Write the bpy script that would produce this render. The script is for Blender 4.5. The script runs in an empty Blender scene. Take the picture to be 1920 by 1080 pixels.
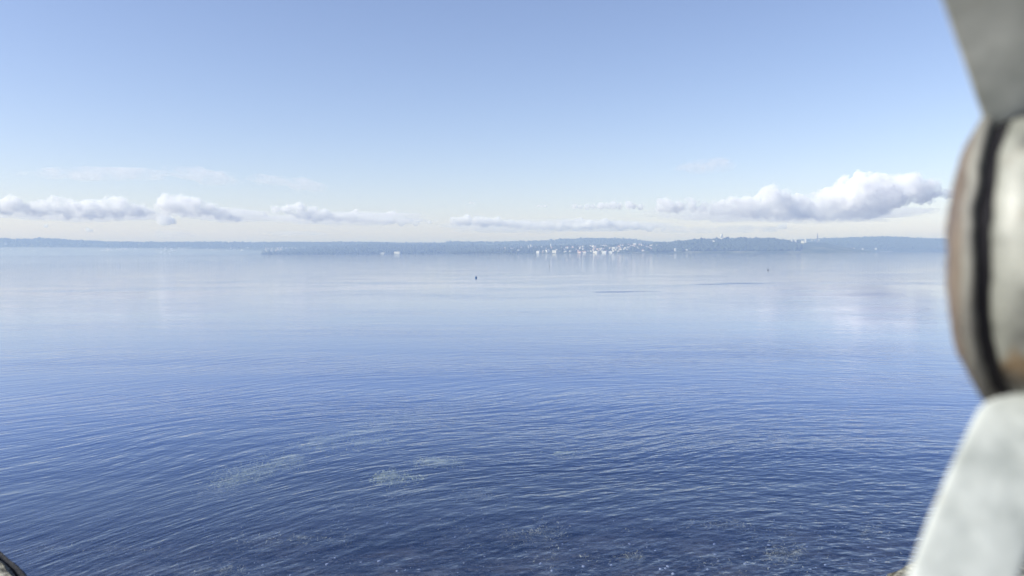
import bpy, bmesh, math, random
import numpy as np
from mathutils import Vector, Matrix, noise as mnoise

R = math.radians
scene = bpy.context.scene
col = scene.collection

# ------------------------------------------------------------------ camera
CAM_Z = 5.0                                   # eye height over the lake
F = 28.0 / 36.0 * 1920.0                      # focal length in photo pixels
PITCH, ROLL = -2.53, 0.24
cam_data = bpy.data.cameras.new('camera')
cam = bpy.data.objects.new('camera', cam_data)
col.objects.link(cam)
cam_data.lens = 28.0
cam_data.sensor_width = 36.0
cam_data.clip_start = 0.02
cam_data.clip_end = 90000.0
cam_data.dof.use_dof = True
cam_data.dof.focus_distance = 300.0
cam_data.dof.aperture_fstop = 8.0
M = (Matrix.Rotation(R(90 + PITCH), 4, 'X') @ Matrix.Rotation(R(-ROLL), 4, 'Z'))
M.translation = Vector((0, 0, CAM_Z))
cam.matrix_world = M
scene.camera = cam

# ------------------------------------------------------------------ sky, sun, exposure
SUN_AZ, SUN_EL = -104.0, 33.0                 # degrees clockwise from the view direction, and height
sd = Vector((math.sin(R(SUN_AZ)) * math.cos(R(SUN_EL)), math.cos(R(SUN_AZ)) * math.cos(R(SUN_EL)), math.sin(R(SUN_EL))))
world = bpy.data.worlds.new("World")
scene.world = world
world.use_nodes = True
wn = world.node_tree
wn.nodes.clear()
sky = wn.nodes.new('ShaderNodeTexSky')
sky.sky_type = 'NISHITA'
sky.sun_disc = False
sky.sun_elevation = R(SUN_EL)
sky.sun_rotation = R(SUN_AZ)
sky.altitude = 400
sky.air_density = 1.0
sky.dust_density = 0.6
sky.ozone_density = 4.5
bg = wn.nodes.new('ShaderNodeBackground')
bg.inputs['Strength'].default_value = 0.105
wo = wn.nodes.new('ShaderNodeOutputWorld')
tint = wn.nodes.new('ShaderNodeMix'); tint.data_type = 'RGBA'; tint.blend_type = 'MULTIPLY'
tint.inputs[0].default_value = 1.0
tint.inputs[7].default_value = (1.24, 0.99, 0.96, 1)
wn.links.new(sky.outputs[0], tint.inputs[6])
wn.links.new(tint.outputs[2], bg.inputs[0])
wn.links.new(bg.outputs[0], wo.inputs[0])

sl = bpy.data.lights.new('sun', 'SUN')
sl.energy = 4.3
sl.angle = R(0.5)
sl.color = (0.98, 0.965, 0.93)
sun = bpy.data.objects.new('sun', sl)
col.objects.link(sun)
sun.rotation_euler = sd.to_track_quat('Z', 'Y').to_euler()
sun.location = (-50, -10, 60)

scene.view_settings.view_transform = 'Standard'
scene.view_settings.look = 'None'
scene.view_settings.gamma = 1.0
scene.view_settings.exposure = 0.78
scene.cycles.volume_bounces = 28
scene.cycles.max_bounces = 32
scene.cycles.transparent_max_bounces = 24
scene.cycles.sample_clamp_indirect = 6.0

# ------------------------------------------------------------------ helpers
Minv3 = M.to_3x3()
def pdir(px, py):
    """direction in the world of a point of the photograph (1920 x 1080)"""
    return (Minv3 @ Vector(((px - 960.0) / F, (540.0 - py) / F, -1.0))).normalized()
def on_plane(px, py, z):
    d = pdir(px, py)
    t = (z - CAM_Z) / d.z
    return Vector((d.x * t, d.y * t, z))
def at_dist(px, py, dist):
    """point at the horizontal distance dist (along y)"""
    d = pdir(px, py)
    t = dist / d.y
    return Vector((d.x * t, dist, CAM_Z + d.z * t))

def tag(o, label=None, cat=None, group=None, kind=None):
    if label: o['label'] = label
    if cat: o['category'] = cat
    if group: o['group'] = group
    if kind: o['kind'] = kind
    return o
def link_mesh(name, me, mat=None, parent=None, smooth=False):
    o = bpy.data.objects.new(name, me)
    col.objects.link(o)
    if mat is not None:
        for m in (mat if isinstance(mat, (list, tuple)) else [mat]):
            me.materials.append(m)
    if parent is not None: o.parent = parent
    if smooth:
        me.polygons.foreach_set('use_smooth', [True] * len(me.polygons))
    return o
def from_bm(name, bm, mat=None, parent=None, smooth=False):
    me = bpy.data.meshes.new(name)
    bm.normal_update()
    bm.to_mesh(me); bm.free()
    return link_mesh(name, me, mat, parent, smooth)
def from_py(name, v, f, mat=None, parent=None, smooth=False):
    me = bpy.data.meshes.new(name)
    me.from_pydata([tuple(a) for a in v], [], [tuple(a) for a in f])
    me.update()
    return link_mesh(name, me, mat, parent, smooth)
def empty(name, loc=(0, 0, 0)):
    o = bpy.data.objects.new(name, None)
    o.location = loc
    col.objects.link(o)
    return o

class NT:
    """small helper for writing node trees"""
    def __init__(s, mat):
        mat.use_nodes = True
        s.t = mat.node_tree
        s.t.nodes.clear()
        s.out = s.t.nodes.new('ShaderNodeOutputMaterial')
    def n(s, typ, **kw):
        nd = s.t.nodes.new(typ)
        for k, v in kw.items(): setattr(nd, k, v)
        return nd
    def put(s, sock, v):
        if isinstance(v, bpy.types.NodeSocket): s.t.links.new(v, sock)
        else: sock.default_value = v
    def math(s, op, a, b=None, c=None, clamp=False):
        nd = s.n('ShaderNodeMath', operation=op, use_clamp=clamp)
        s.put(nd.inputs[0], a)
        if b is not None: s.put(nd.inputs[1], b)
        if c is not None: s.put(nd.inputs[2], c)
        return nd.outputs[0]
    def xyz(s, x, y, z=0.0):
        nd = s.n('ShaderNodeCombineXYZ')
        s.put(nd.inputs[0], x); s.put(nd.inputs[1], y); s.put(nd.inputs[2], z)
        return nd.outputs[0]
    def noise(s, vec, scale=1.0, detail=2.0, rough=0.5, dist=0.0, dim='3D'):
        nd = s.n('ShaderNodeTexNoise', noise_dimensions=dim)
        if vec is not None: s.put(nd.inputs['Vector'], vec)
        s.put(nd.inputs['Scale'], scale); s.put(nd.inputs['Detail'], detail)
        s.put(nd.inputs['Roughness'], rough); s.put(nd.inputs['Distortion'], dist)
        return nd.outputs[0]
    def maprange(s, v, a, b, c, d, smooth=False):
        nd = s.n('ShaderNodeMapRange')
        if smooth: nd.interpolation_type = 'SMOOTHSTEP'
        s.put(nd.inputs[0], v)
        for i, q in enumerate((a, b, c, d)): s.put(nd.inputs[i + 1], q)
        return nd.outputs[0]
    def mix(s, fac, a, b):
        nd = s.n('ShaderNodeMix', data_type='RGBA')
        s.put(nd.inputs[0], fac)
        for k, v in ((6, a), (7, b)):
            if not isinstance(v, bpy.types.NodeSocket) and len(v) == 3: v = (*v, 1)
            s.put(nd.inputs[k], v)
        return nd.outputs[2]
    def ramp(s, v, stops):
        nd = s.n('ShaderNodeValToRGB')
        el = nd.color_ramp.elements
        while len(el) > 1: el.remove(el[-1])
        el[0].position, el[0].color = stops[0][0], (*stops[0][1], 1)
        for p, c in stops[1:]:
            e = el.new(p); e.color = (*c, 1)
        s.put(nd.inputs[0], v)
        return nd.outputs[0]
    def bump(s, h, strength, dist):
        nd = s.n('ShaderNodeBump')
        s.put(nd.inputs['Height'], h); nd.inputs['Strength'].default_value = strength
        nd.inputs['Distance'].default_value = dist
        return nd.outputs[0]
    def pos(s): return s.n('ShaderNodeNewGeometry').outputs['Position']
    def obj(s): return s.n('ShaderNodeTexCoord').outputs['Object']
    def principled(s, color, rough=0.8, metal=0.0, normal=None, spec=0.5):
        nd = s.n('ShaderNodeBsdfPrincipled')
        if not isinstance(color, bpy.types.NodeSocket) and len(color) == 3: color = (*color, 1)
        s.put(nd.inputs['Base Color'], color); s.put(nd.inputs['Roughness'], rough)
        s.put(nd.inputs['Metallic'], metal); s.put(nd.inputs['Specular IOR Level'], spec)
        if normal is not None: s.put(nd.inputs['Normal'], normal)
        s.t.links.new(nd.outputs[0], s.out.inputs['Surface'])
        return nd
def new_mat(name):
    m = bpy.data.materials.new(name)
    return m, NT(m)
def plain(name, c, rough=0.8, amt=0.12, scale=0.4, metal=0.0):
    m, t = new_mat(name)
    nz = t.noise(t.obj(), scale, 4)
    c1 = tuple(x * (1 - amt) for x in c); c2 = tuple(min(1, x * (1 + amt)) for x in c)
    t.principled(t.mix(nz, c1, c2), rough, metal)
    return m

def interp(prof, x):
    return float(np.interp(x, [p[0] for p in prof], [p[1] for p in prof]))
def fbm(x, y, z=0.0, o=4):
    return mnoise.fractal(Vector((x, y, z)), 1.0, 2.0, o)

# ------------------------------------------------------------------ water
def height(t, P, ox, oy):
    """wave height in metres at the world position plus (ox, oy)"""
    sep = t.n('ShaderNodeSeparateXYZ'); t.put(sep.inputs[0], P)
    x = t.math('ADD', sep.outputs[0], ox); y = t.math('ADD', sep.outputs[1], oy)
    v = t.xyz(x, y)
    # bend of the wave fronts
    wob = t.noise(v, 0.07, 1)
    dx = t.math('SUBTRACT', x, 9.0); dy = t.math('SUBTRACT', y, 5.0)
    r = t.math('SQRT', t.math('ADD', t.math('MULTIPLY', dx, dx), t.math('MULTIPLY', dy, dy)))
    r = t.math('ADD', r, t.math('MULTIPLY', wob, 7.0))
    th = t.math('ARCTAN2', dx, dy)
    h1 = t.noise(t.xyz(t.math('MULTIPLY', r, 2.3), t.math('MULTIPLY', th, 13.0)), 1.0, 2.5, .6)
    h2 = t.noise(t.xyz(t.math('MULTIPLY', r, 6.5), t.math('MULTIPLY', th, 34.0), 5.0), 1.0, 1.5)
    h3 = t.noise(t.xyz(t.math('MULTIPLY', x, 1.6), t.math('MULTIPLY', y, 3.6), 9.0), 1.0, 3.0, .6)
    h4 = t.noise(t.xyz(t.math('MULTIPLY', x, 0.05), t.math('MULTIPLY', y, 0.22), 2.0), 1.0, 2.0)
    h = t.math('MULTIPLY', h1, W[0])
    h = t.math('ADD', h, t.math('MULTIPLY', h2, W[1]))
    h = t.math('ADD', h, t.math('MULTIPLY', h3, W[2]))
    h = t.math('ADD', h, t.math('MULTIPLY', h4, W[3]))
    return h
W = (0.040, 0.010, 0.010, 0.09)
wm, t = new_mat('lake_water')
P = t.pos()
E = 0.012
h0 = height(t, P, 0, 0); hx = height(t, P, E, 0); hy = height(t, P, 0, E)
sx = t.math('DIVIDE', t.math('SUBTRACT', h0, hx), E)
sy = t.math('DIVIDE', t.math('SUBTRACT', h0, hy), E)
sep = t.n('ShaderNodeSeparateXYZ'); t.put(sep.inputs[0], P)
dist = t.math('SQRT', t.math('ADD', t.math('MULTIPLY', sep.outputs[0], sep.outputs[0]), t.math('MULTIPLY', sep.outputs[1], sep.outputs[1])))
amp = t.maprange(dist, 10, 60, 1.3, 0.25, True)
amp2 = t.maprange(dist, 110, 600, 1.0, 0.8, True)
amp = t.math('MULTIPLY', amp, amp2)
patch = t.noise(t.xyz(t.math('MULTIPLY', sep.outputs[0], 0.03), t.math('MULTIPLY', sep.outputs[1], 0.07)), 1.0, 2)
amp = t.math('MULTIPLY', amp, t.maprange(patch, 0.36, 0.64, 0.38, 1.5))
# two small patches of ruffled water far out
for (px, py, rx, ry) in ((1150, 547.5, 3.0, 1.7), (1200, 546.5, 3.4, 1.1), (1335, 533, 3.6, 1.5), (1392, 531.5, 4.6, 2.0)):
    c = on_plane(px, py, 0)
    ex = t.math('DIVIDE', t.math('SUBTRACT', sep.outputs[0], c.x), rx)
    ey = t.math('DIVIDE', t.math('SUBTRACT', sep.outputs[1], c.y), ry)
    q = t.math('ADD', t.math('MULTIPLY', ex, ex), t.math('MULTIPLY', ey, ey))
    q = t.math('ADD', q, t.math('MULTIPLY', t.noise(P, 0.8, 3), 0.9))
    amp = t.math('ADD', amp, t.maprange(q, 0.6, 1.6, 2.2, 0.0, True))
nrm = t.xyz(t.math('MULTIPLY', sx, amp), t.math('MULTIPLY', sy, amp), 1.0)
nn = t.n('ShaderNodeVectorMath', operation='NORMALIZE'); t.put(nn.inputs[0], nrm)
nrm = nn.outputs[0]
geo = t.n('ShaderNodeNewGeometry')
dt = t.n('ShaderNodeVectorMath', operation='DOT_PRODUCT'); t.put(dt.inputs[0], geo.outputs['Incoming']); t.put(dt.inputs[1], nrm)
fz = t.math('POWER', t.math('SUBTRACT', 1.0, t.math('ABSOLUTE', dt.outputs['Value']), clamp=True), 4.4)
fz = t.math('MULTIPLY_ADD', fz, 0.97, 0.012)        # how much a slanting surface mirrors, the same from above and below
gl = t.n('ShaderNodeBsdfGlossy'); gl.inputs['Roughness'].default_value = 0.03; t.put(gl.inputs['Normal'], nrm)
gl.inputs['Color'].default_value = (1, 1, 1, 1)
tr = t.n('ShaderNodeBsdfTransparent'); tr.inputs['Color'].default_value = (0.93, 0.96, 1.0, 1)
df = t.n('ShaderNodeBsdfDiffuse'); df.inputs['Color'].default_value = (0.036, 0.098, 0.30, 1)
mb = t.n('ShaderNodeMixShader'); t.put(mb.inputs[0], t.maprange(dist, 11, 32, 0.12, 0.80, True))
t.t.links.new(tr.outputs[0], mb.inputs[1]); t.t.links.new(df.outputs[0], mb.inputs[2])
ms = t.n('ShaderNodeMixShader')
t.put(ms.inputs[0], fz)
t.t.links.new(mb.outputs[0], ms.inputs[1]); t.t.links.new(gl.outputs[0], ms.inputs[2])
t.t.links.new(ms.outputs[0], t.out.inputs['Surface'])
va = t.n('ShaderNodeVolumeAbsorption'); va.inputs['Color'].default_value = (0.40, 0.48, 0.76, 1)
va.inputs['Density'].default_value = 0.21
t.t.links.new(va.outputs[0], t.out.inputs['Volume'])
wall_mat_hidden, t = new_mat('lake_side')      # sides and bottom of the body of water, under ground
tr = t.n('ShaderNodeBsdfTransparent'); t.t.links.new(tr.outputs[0], t.out.inputs['Surface'])
va = t.n('ShaderNodeVolumeAbsorption'); va.inputs['Color'].default_value = (0.40, 0.48, 0.76, 1)
va.inputs['Density'].default_value = 0.21
t.t.links.new(va.outputs[0], t.out.inputs['Volume'])

QY = 1.9                                     # lake side face of the quay wall
XW, YW = 13000.0, 13000.0
v = [(-XW, QY - .2, 0), (XW, QY - .2, 0), (XW, YW, 0), (-XW, YW, 0), (-XW, QY - .2, -24), (XW, QY - .2, -24), (XW, YW, -24), (-XW, YW, -24)]
f = [(0, 1, 2, 3), (7, 6, 5, 4), (0, 4, 5, 1), (1, 5, 6, 2), (2, 6, 7, 3), (3, 7, 4, 0)]
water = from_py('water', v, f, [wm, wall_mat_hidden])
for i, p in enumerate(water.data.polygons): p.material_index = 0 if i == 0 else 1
tag(water, kind='structure')

# ------------------------------------------------------------------ lake bed
def bed_z(x, y):
    d = y - QY
    z = -(0.6 + 0.012 * d + 0.0042 * d * d)
    z = max(z, -22.0)
    if d < 60: z += 0.10 * fbm(x * 0.25, y * 0.25) + 0.03 * fbm(x * 1.3, y * 1.3, 4)
    return z
ys = list(np.linspace(QY - 1, 45, 120)) + list(np.geomspace(46, YW + 400, 40))
xs0 = np.linspace(-1, 1, 121)
verts, faces = [], []
for y in ys:
    half = 40 + y * 1.3 if y < YW * .8 else 16000
    for a in xs0:
        x = math.copysign(abs(a) ** 1.0, a) * half
        verts.append((x, y, bed_z(x, y)))
n = len(xs0)
for j in range(len(ys) - 1):
    for i in range(n - 1):
        faces.append((j * n + i, j * n + i + 1, (j + 1) * n + i + 1, (j + 1) * n + i))
bm_, t = new_mat('lake_bed')
P = t.pos()
big = t.noise(P, 0.55, 6, 0.7)
fine = t.noise(P, 7.0, 6, 0.7)
vo = t.n('ShaderNodeTexVoronoi'); t.put(vo.inputs['Vector'], P); vo.inputs['Scale'].default_value = 7.0
c = t.mix(t.maprange(big, 0.46, 0.60, 0, 1), (0.003, 0.004, 0.004), (0.15, 0.12, 0.065))
c = t.mix(t.maprange(fine, 0.52, 0.68, 0, 1), c, (0.36, 0.31, 0.20))
c = t.mix(t.maprange(vo.outputs['Distance'], 0.03, 0.15, 0.9, 0.0), c, (0.52, 0.50, 0.40))
t.principled(c, 0.9, normal=t.bump(fine, 0.8, 0.05))
bed = from_py('lake_bed', verts, faces, bm_, smooth=True)
tag(bed, kind='structure')

# water weed mats lying a little under the surface
rnd = random.Random(5)
weed_m, t = new_mat('water_weed')
c = t.ramp(t.noise(t.pos(), 6.0, 4), [(0.3, (0.20, 0.21, 0.08)), (0.5, (0.36, 0.38, 0.17)), (0.68, (0.55, 0.56, 0.30))])
t.principled(c, 0.8)
WEED = [(470, 890, 60, 14, 260), (620, 828, 60, 12, 300), (760, 785, 60, 9, 300), (890, 748, 70, 6, 260), (900, 930, 120, 30, 120), (1200, 1045, 260, 30, 200), (1350, 985, 240, 30, 160), (560, 1010, 260, 34, 200), (700, 830, 50, 8, 160), (820, 765, 50, 7, 200), (395, 925, 55, 22, 330), (440, 905, 60, 16, 200), (505, 915, 30, 8, 120), (545, 860, 50, 14, 230), (600, 835, 45, 16, 300),
        (520, 875, 40, 10, 150), (660, 812, 30, 8, 90), (712, 802, 40, 14, 380), (790, 778, 40, 9, 180), (850, 758, 48, 8, 200), (930, 738, 45, 6, 130), (975, 722, 40, 4, 90),
        (735, 895, 45, 12, 420), (822, 868, 34, 9, 260), (360, 1072, 110, 10, 500), (230, 1030, 120, 25, 130), (620, 950, 160, 40, 200), (80, 1030, 60, 12, 70),
        (1480, 1040, 120, 24, 260), (1000, 1000, 200, 40, 200), (1620, 1000, 70, 30, 160), (770, 930, 60, 14, 120), (1050, 850, 30, 6, 60)]
deep_v, deep_f, top_v, top_f = [], [], [], []
for (px, py, rx, ry, n_) in WEED:
    verts, faces = (deep_v, deep_f) if py > 905 else (top_v, top_f)
    for k in range(int(n_ * (20 if py < 890 else 11))):
        a = rnd.uniform(0, 6.283); q = abs(rnd.gauss(0, .62))
        zz = rnd.uniform(-0.95, -0.6) if py > 905 else rnd.uniform(-.20, -.07)
        p = on_plane(px + rx * q * math.cos(a), py + ry * q * math.sin(a), zz)
        if fbm(p.x * .9, p.y * .55, 7) + .5 * fbm(p.x * 4, p.y * 3, 3) < (.02 + .25 * q if py > 905 else -.16 + .22 * q): continue
        
        L = rnd.uniform(0.03, 0.13) * (1.0 if py > 905 else 1.3); ang = rnd.gauss(0.6, 0.9); w = rnd.uniform(0.004, 0.013)
        dx, dy = math.cos(ang), math.sin(ang)
        b = len(verts); segs = 3; bend = rnd.uniform(-0.6, 0.6)
        cx, cy, cz = p
        for s_ in range(segs + 1):
            ww = w * (1 - 0.7 * s_ / segs)
            verts += [(cx - dy * ww, cy + dx * ww, cz), (cx + dy * ww, cy - dx * ww, cz + ww * .5)]
            ang += bend; dx, dy = math.cos(ang), math.sin(ang)
            cx += dx * L / segs; cy += dy * L / segs; cz += rnd.uniform(-.02, .015)
        for s_ in range(segs):
            faces.append((b + 2 * s_, b + 2 * s_ + 1, b + 2 * s_ + 3, b + 2 * s_ + 2))
weed = from_py('water_weed', top_v, top_f, weed_m)
deep_m, t = new_mat('bottom_weed')
t.principled(t.ramp(t.noise(t.pos(), 4.0, 5, .7), [(0.35, (0.015, 0.016, 0.008)), (0.5, (0.14, 0.13, 0.065)), (0.62, (0.50, 0.47, 0.30))]), .9)
deep = from_py('bottom_weed', deep_v, deep_f, deep_m)
tag(deep, 'brown green weed growing on the shallow lake bed near the wall', 'water weed', kind='stuff')
tag(weed, 'pale green water weed drifting just under the lake surface', 'water weed', kind='stuff')

# pebbles on the bed
peb_m, t = new_mat('pebble')
oi = t.n('ShaderNodeObjectInfo')
c = t.ramp(t.noise(t.pos(), 3.3, 1), [(0.35, (0.10, 0.09, 0.06)), (0.5, (0.34, 0.33, 0.26)), (0.6, (0.78, 0.76, 0.64))])
t.principled(c, 0.7)
def pebble_geo(cx, cy, cz, r, rnd, verts, faces):
    bm = bmesh.new(); bmesh.ops.create_icosphere(bm, subdivisions=1, radius=1)
    sxx, syy, szz = rnd.uniform(.7, 1.4), rnd.uniform(.6, 1.1), rnd.uniform(.35, .7); a = rnd.uniform(0, 6.28)
    b = len(verts)
    for vv in bm.verts:
        k = r * rnd.uniform(.85, 1.15)
        x, y, z = vv.co.x * sxx * k, vv.co.y * syy * k, vv.co.z * szz * k
        verts.append((cx + x * math.cos(a) - y * math.sin(a), cy + x * math.sin(a) + y * math.cos(a), cz + z))
    for ff in bm.faces: faces.append(tuple(b + q.index for q in ff.verts))
    bm.free()
verts, faces = [], []
for k in range(3200):
    y = 6 + 22 * rnd.random() ** 1.6; x = rnd.uniform(-0.75, 0.75) * (y + 4)
    if rnd.random() > 0.5 + 0.6 * fbm(x * .4, y * .4, 3): continue
    pebble_geo(x, y, bed_z(x, y) + .01, rnd.uniform(.012, .04), rnd, verts, faces)
peb = from_py('pebbles', verts, faces, peb_m, smooth=True)
tag(peb, 'small grey pebbles scattered over the shallow lake bed', 'pebbles', kind='stuff')

# individual pale stones that catch the eye
stone_m = plain('pale_stone', (0.66, 0.64, 0.54), 0.6, .2, 20)
STONES = [(712, 1052, .055, 'bright pale stone under shallow water, brightest of the stones below centre left'),
          (727, 981, .06, None), (690, 946, .04, None), (907, 973, .04, None), (1014, 1057, .045, None), (1094, 1062, .05, None), (1146, 1060, .05, None),
          (1181, 1020, .04, None), (1252, 1062, .05, None), (1262, 1076, .05, None), (1442, 1022, .045, None), (1340, 1020, .045, None), (1397, 1057, .04, None),
          (614, 1058, .06, None), (590, 1050, .035, None), (1035, 1070, .045, None), (1055, 1020, .04, None), (950, 1022, .035, None), (1488, 940 + 90, .04, None), (1628, 1026, .035, None)]
for i, (px, py, r, lab) in enumerate(STONES):
    p = on_plane(px, py, -0.8)
    for _ in range(4): p = on_plane(px, py, bed_z(p.x, p.y) + .03)
    vv, ff = [], []
    pebble_geo(0, 0, 0, r, rnd, vv, ff)
    o = from_py('stone', vv, ff, stone_m, smooth=True); o.location = p
    tag(o, lab or 'small pale stone glinting through the dark shallow water near the wall', 'stone', 'pale stones on the shallow lake bed')

# ------------------------------------------------------------------ far shore
def canopy_material(name, a, b, c3):
    m, t = new_mat(name)
    P = t.pos()
    nz = t.noise(P, 0.006, 7, 0.7)
    nf = t.noise(P, 0.09, 3, 0.6)
    cc = t.ramp(nz, [(0.35, a), (0.5, b), (0.66, c3)])
    cc = t.mix(t.maprange(nf, 0.4, 0.7, 0, .6), cc, a)
    t.principled(cc, 0.95, spec=0.1)
    return m
wood_m = canopy_material('woodland', (0.018, 0.030, 0.016), (0.035, 0.05, 0.028), (0.07, 0.075, 0.04))
land_m = canopy_material('fields', (0.02, 0.035, 0.016), (0.07, 0.085, 0.045), (0.20, 0.19, 0.12))
HOUSES = []
tree_m = plain('foliage', (0.03, 0.045, 0.022), 0.95, .4, .2)

class Hill:
    """land whose shore lies at d0 and whose crest at d1; crest heights follow the skyline"""
    def __init__(s, d0, d1, d2, prof, tree=0, seed=0, e=1.0):
        s.d0, s.d1, s.d2, s.prof, s.tree, s.seed, s.e = d0, d1, d2, prof, tree, seed, e
        s.us, s.hs = [], []
        for px, py in prof:
            p = at_dist(px, py, d1)
            s.us.append(p.x / p.y); s.hs.append(p.z)
    def crest(s, u): return float(np.interp(u, s.us, s.hs))
    def z(s, x, y):
        u = x / y
        hc = s.crest(u) - s.tree
        if y < s.d1:
            k = (y - s.d0) / (s.d1 - s.d0)
            k = max(-1, k)
            g = -0.15 if k < 0 else k ** s.e * (1.0)
            if k < 0: return 6 * k * 3 - 0.3
            z = hc * g
        else:
            k = min(1, (y - s.d1) / (s.d2 - s.d1)); z = hc * (1 - k * k) - 3 * k
        return z + (hc * 0.07) * fbm(x * 0.0016, y * 0.0016, s.seed) * min(1, max(0, (y - s.d0) / 400)) * (0 if y >= s.d1 else min(1, (s.d1 - y) / 500))
    def build(s, name, mat, cols=260, rows=34):
        verts, faces = [], []
        u0, u1 = s.us[0], s.us[-1]
        rr = [-0.05, 0] + list(np.linspace(0.02, 1, rows)) + [1.2, 1.5, 2.0]
        for k in rr:
            y = s.d0 + (s.d1 - s.d0) * k if k <= 1 else s.d1 + (s.d2 - s.d1) * (k - 1)
            for i in range(cols + 1):
                u = u0 + (u1 - u0) * i / cols
                x = u * y
                verts.append((x, y, s.z(x, y)))
        n = cols + 1
        for j in range(len(rr) - 1):
            for i in range(cols):
                faces.append((j * n + i, j * n + i + 1, (j + 1) * n + i + 1, (j + 1) * n + i))
        # skirt: front and back edge go down under the water so that the land is solid
        b = len(verts)
        base = [(vx, vy, -26) for vx, vy, vz in verts[:n]] + [(vx, vy, -26) for vx, vy, vz in verts[-n:]]
        last = (len(rr) - 1) * n
        verts += base
        for i in range(cols):
            faces.append((i + 1, i, b + i, b + i + 1))
            faces.append((last + i, last + i + 1, b + n + i + 1, b + n + i))
        o = from_py(name, verts, faces, mat, smooth=True)
        tag(o, kind='structure')
        return o
    def hit(s, px, py):
        d = pdir(px, py)
        y = s.d0
        while y < s.d1:
            tt = y / d.y
            if CAM_Z + d.z * tt <= s.z(d.x * tt, y): return Vector((d.x * tt, y, s.z(d.x * tt, y)))
            y += 8
        return None

A = Hill(6500, 7600, 9200, [(-420, 447), (-60, 445), (0, 446), (17, 445.6), (20, 447.4), (60, 447), (72, 445.4), (85, 445.4), (110, 447), (150, 450), (170, 450), (215, 452.4), (300, 453), (400, 452.2), (480, 453.4),
        (520, 452.4), (600, 453), (650, 452.4), (720, 453.2), (760, 454.2), (835, 454.2), (837, 452.5), (855, 451.5), (872, 452.6), (900, 452.2), (950, 452), (1010, 450.6), (1050, 447.6), (1100, 445.4), (1150, 446),
        (1190, 447.6), (1220, 452), (1260, 454.5), (1330, 457), (1420, 460)], tree=14, seed=1, e=0.85)
B = Hill(5200, 6300, 7000, [(430, 478.5), (470, 476), (510, 472.5), (550, 468), (600, 463), (660, 460), (720, 458.5), (780, 459), (850, 459.5), (920, 460), (980, 461), (1040, 462), (1100, 463), (1200, 466)], tree=12, seed=2, e=1.1)
Cc = Hill(4550, 5250, 5900, [(760, 476), (820, 473.5), (900, 468), (960, 462.5), (1000, 461), (1050, 459.5), (1100, 458.5), (1140, 457.5), (1185, 456.5), (1225, 455.8), (1258, 454.8), (1275, 452.6), (1300, 449.8), (1330, 448.6), (1355, 448),
        (1380, 446.8), (1420, 447.2), (1450, 447.8), (1478, 451), (1510, 451), (1545, 450.5), (1570, 456), (1610, 464), (1660, 471.5), (1700, 473)], tree=13, seed=3, e=0.8)
D = Hill(5900, 7000, 8400, [(1380, 456), (1440, 452), (1500, 448.6), (1540, 446.6), (1590, 444.9), (1620, 443.8), (1650, 443), (1680, 443.2), (1700, 444.6), (1730, 446.4), (1790, 447.4), (1850, 449), (1960, 448), (2300, 447)], tree=14, seed=4, e=0.9)
A.build('far_hills', land_m); B.build('forested_headland', wood_m); Cc.build('town_hillside', land_m); D.build('right_hills', wood_m)

# woods: one mass of crowns for each hill
ico = bmesh.new(); bmesh.ops.create_icosphere(ico, subdivisions=1, radius=1)
IV = np.array([vv.co[:] for vv in ico.verts]); IF = np.array([[q.index for q in ff.verts] for ff in ico.faces]); ico.free()
def forest(name, hill, n, r0, r1, y0, y1, u0, u1, seed, label, mask=None, crest=0.35):
    rs = np.random.RandomState(seed)
    V, Fc = [], []
    k = 0
    for _ in range(n * 4):
        if k >= n: break
        if rs.rand() < crest: y = hill.d1 + rs.uniform(-60, 40)
        else: y = rs.uniform(y0, y1)
        u = rs.uniform(u0, u1); x = u * y
        if mask and not mask(x, y, u): continue
        z = hill.z(x, y)
        if z < 0.3: continue
        if any(abs(x - hx_) < hw_ * .6 + 7 and hy_ - 150 < y < hy_ + 14 for hx_, hy_, hw_ in HOUSES): continue
        r = rs.uniform(r0, r1); h = r * (rs.uniform(1.2, 1.6) if rs.rand() < .04 else rs.uniform(.6, 1.1))
        vv = IV * np.array([r * rs.uniform(.8, 1.2), r * rs.uniform(.8, 1.2), h]) * rs.uniform(0.8, 1.15, (len(IV), 1)) + np.array([x, y, z + h * 0.55])
        V.append(vv); Fc.append(IF + k * len(IV)); k += 1
    V = np.concatenate(V); Fc = np.concatenate(Fc)
    me = bpy.data.meshes.new(name)
    me.vertices.add(len(V)); me.vertices.foreach_set('co', V.ravel())
    me.loops.add(Fc.size); me.loops.foreach_set('vertex_index', Fc.ravel().astype(np.int32))
    me.polygons.add(len(Fc)); me.polygons.foreach_set('loop_start', np.arange(0, Fc.size, 3, dtype=np.int32))
    me.polygons.foreach_set('loop_total', np.full(len(Fc), 3, dtype=np.int32))
    me.update(calc_edges=True)
    o = link_mesh(name, me, tree_m)
    tag(o, label, 'forest', kind='stuff')
def ux(px, D_=None): return at_dist(px, 460, 5000).x / 5000
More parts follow.
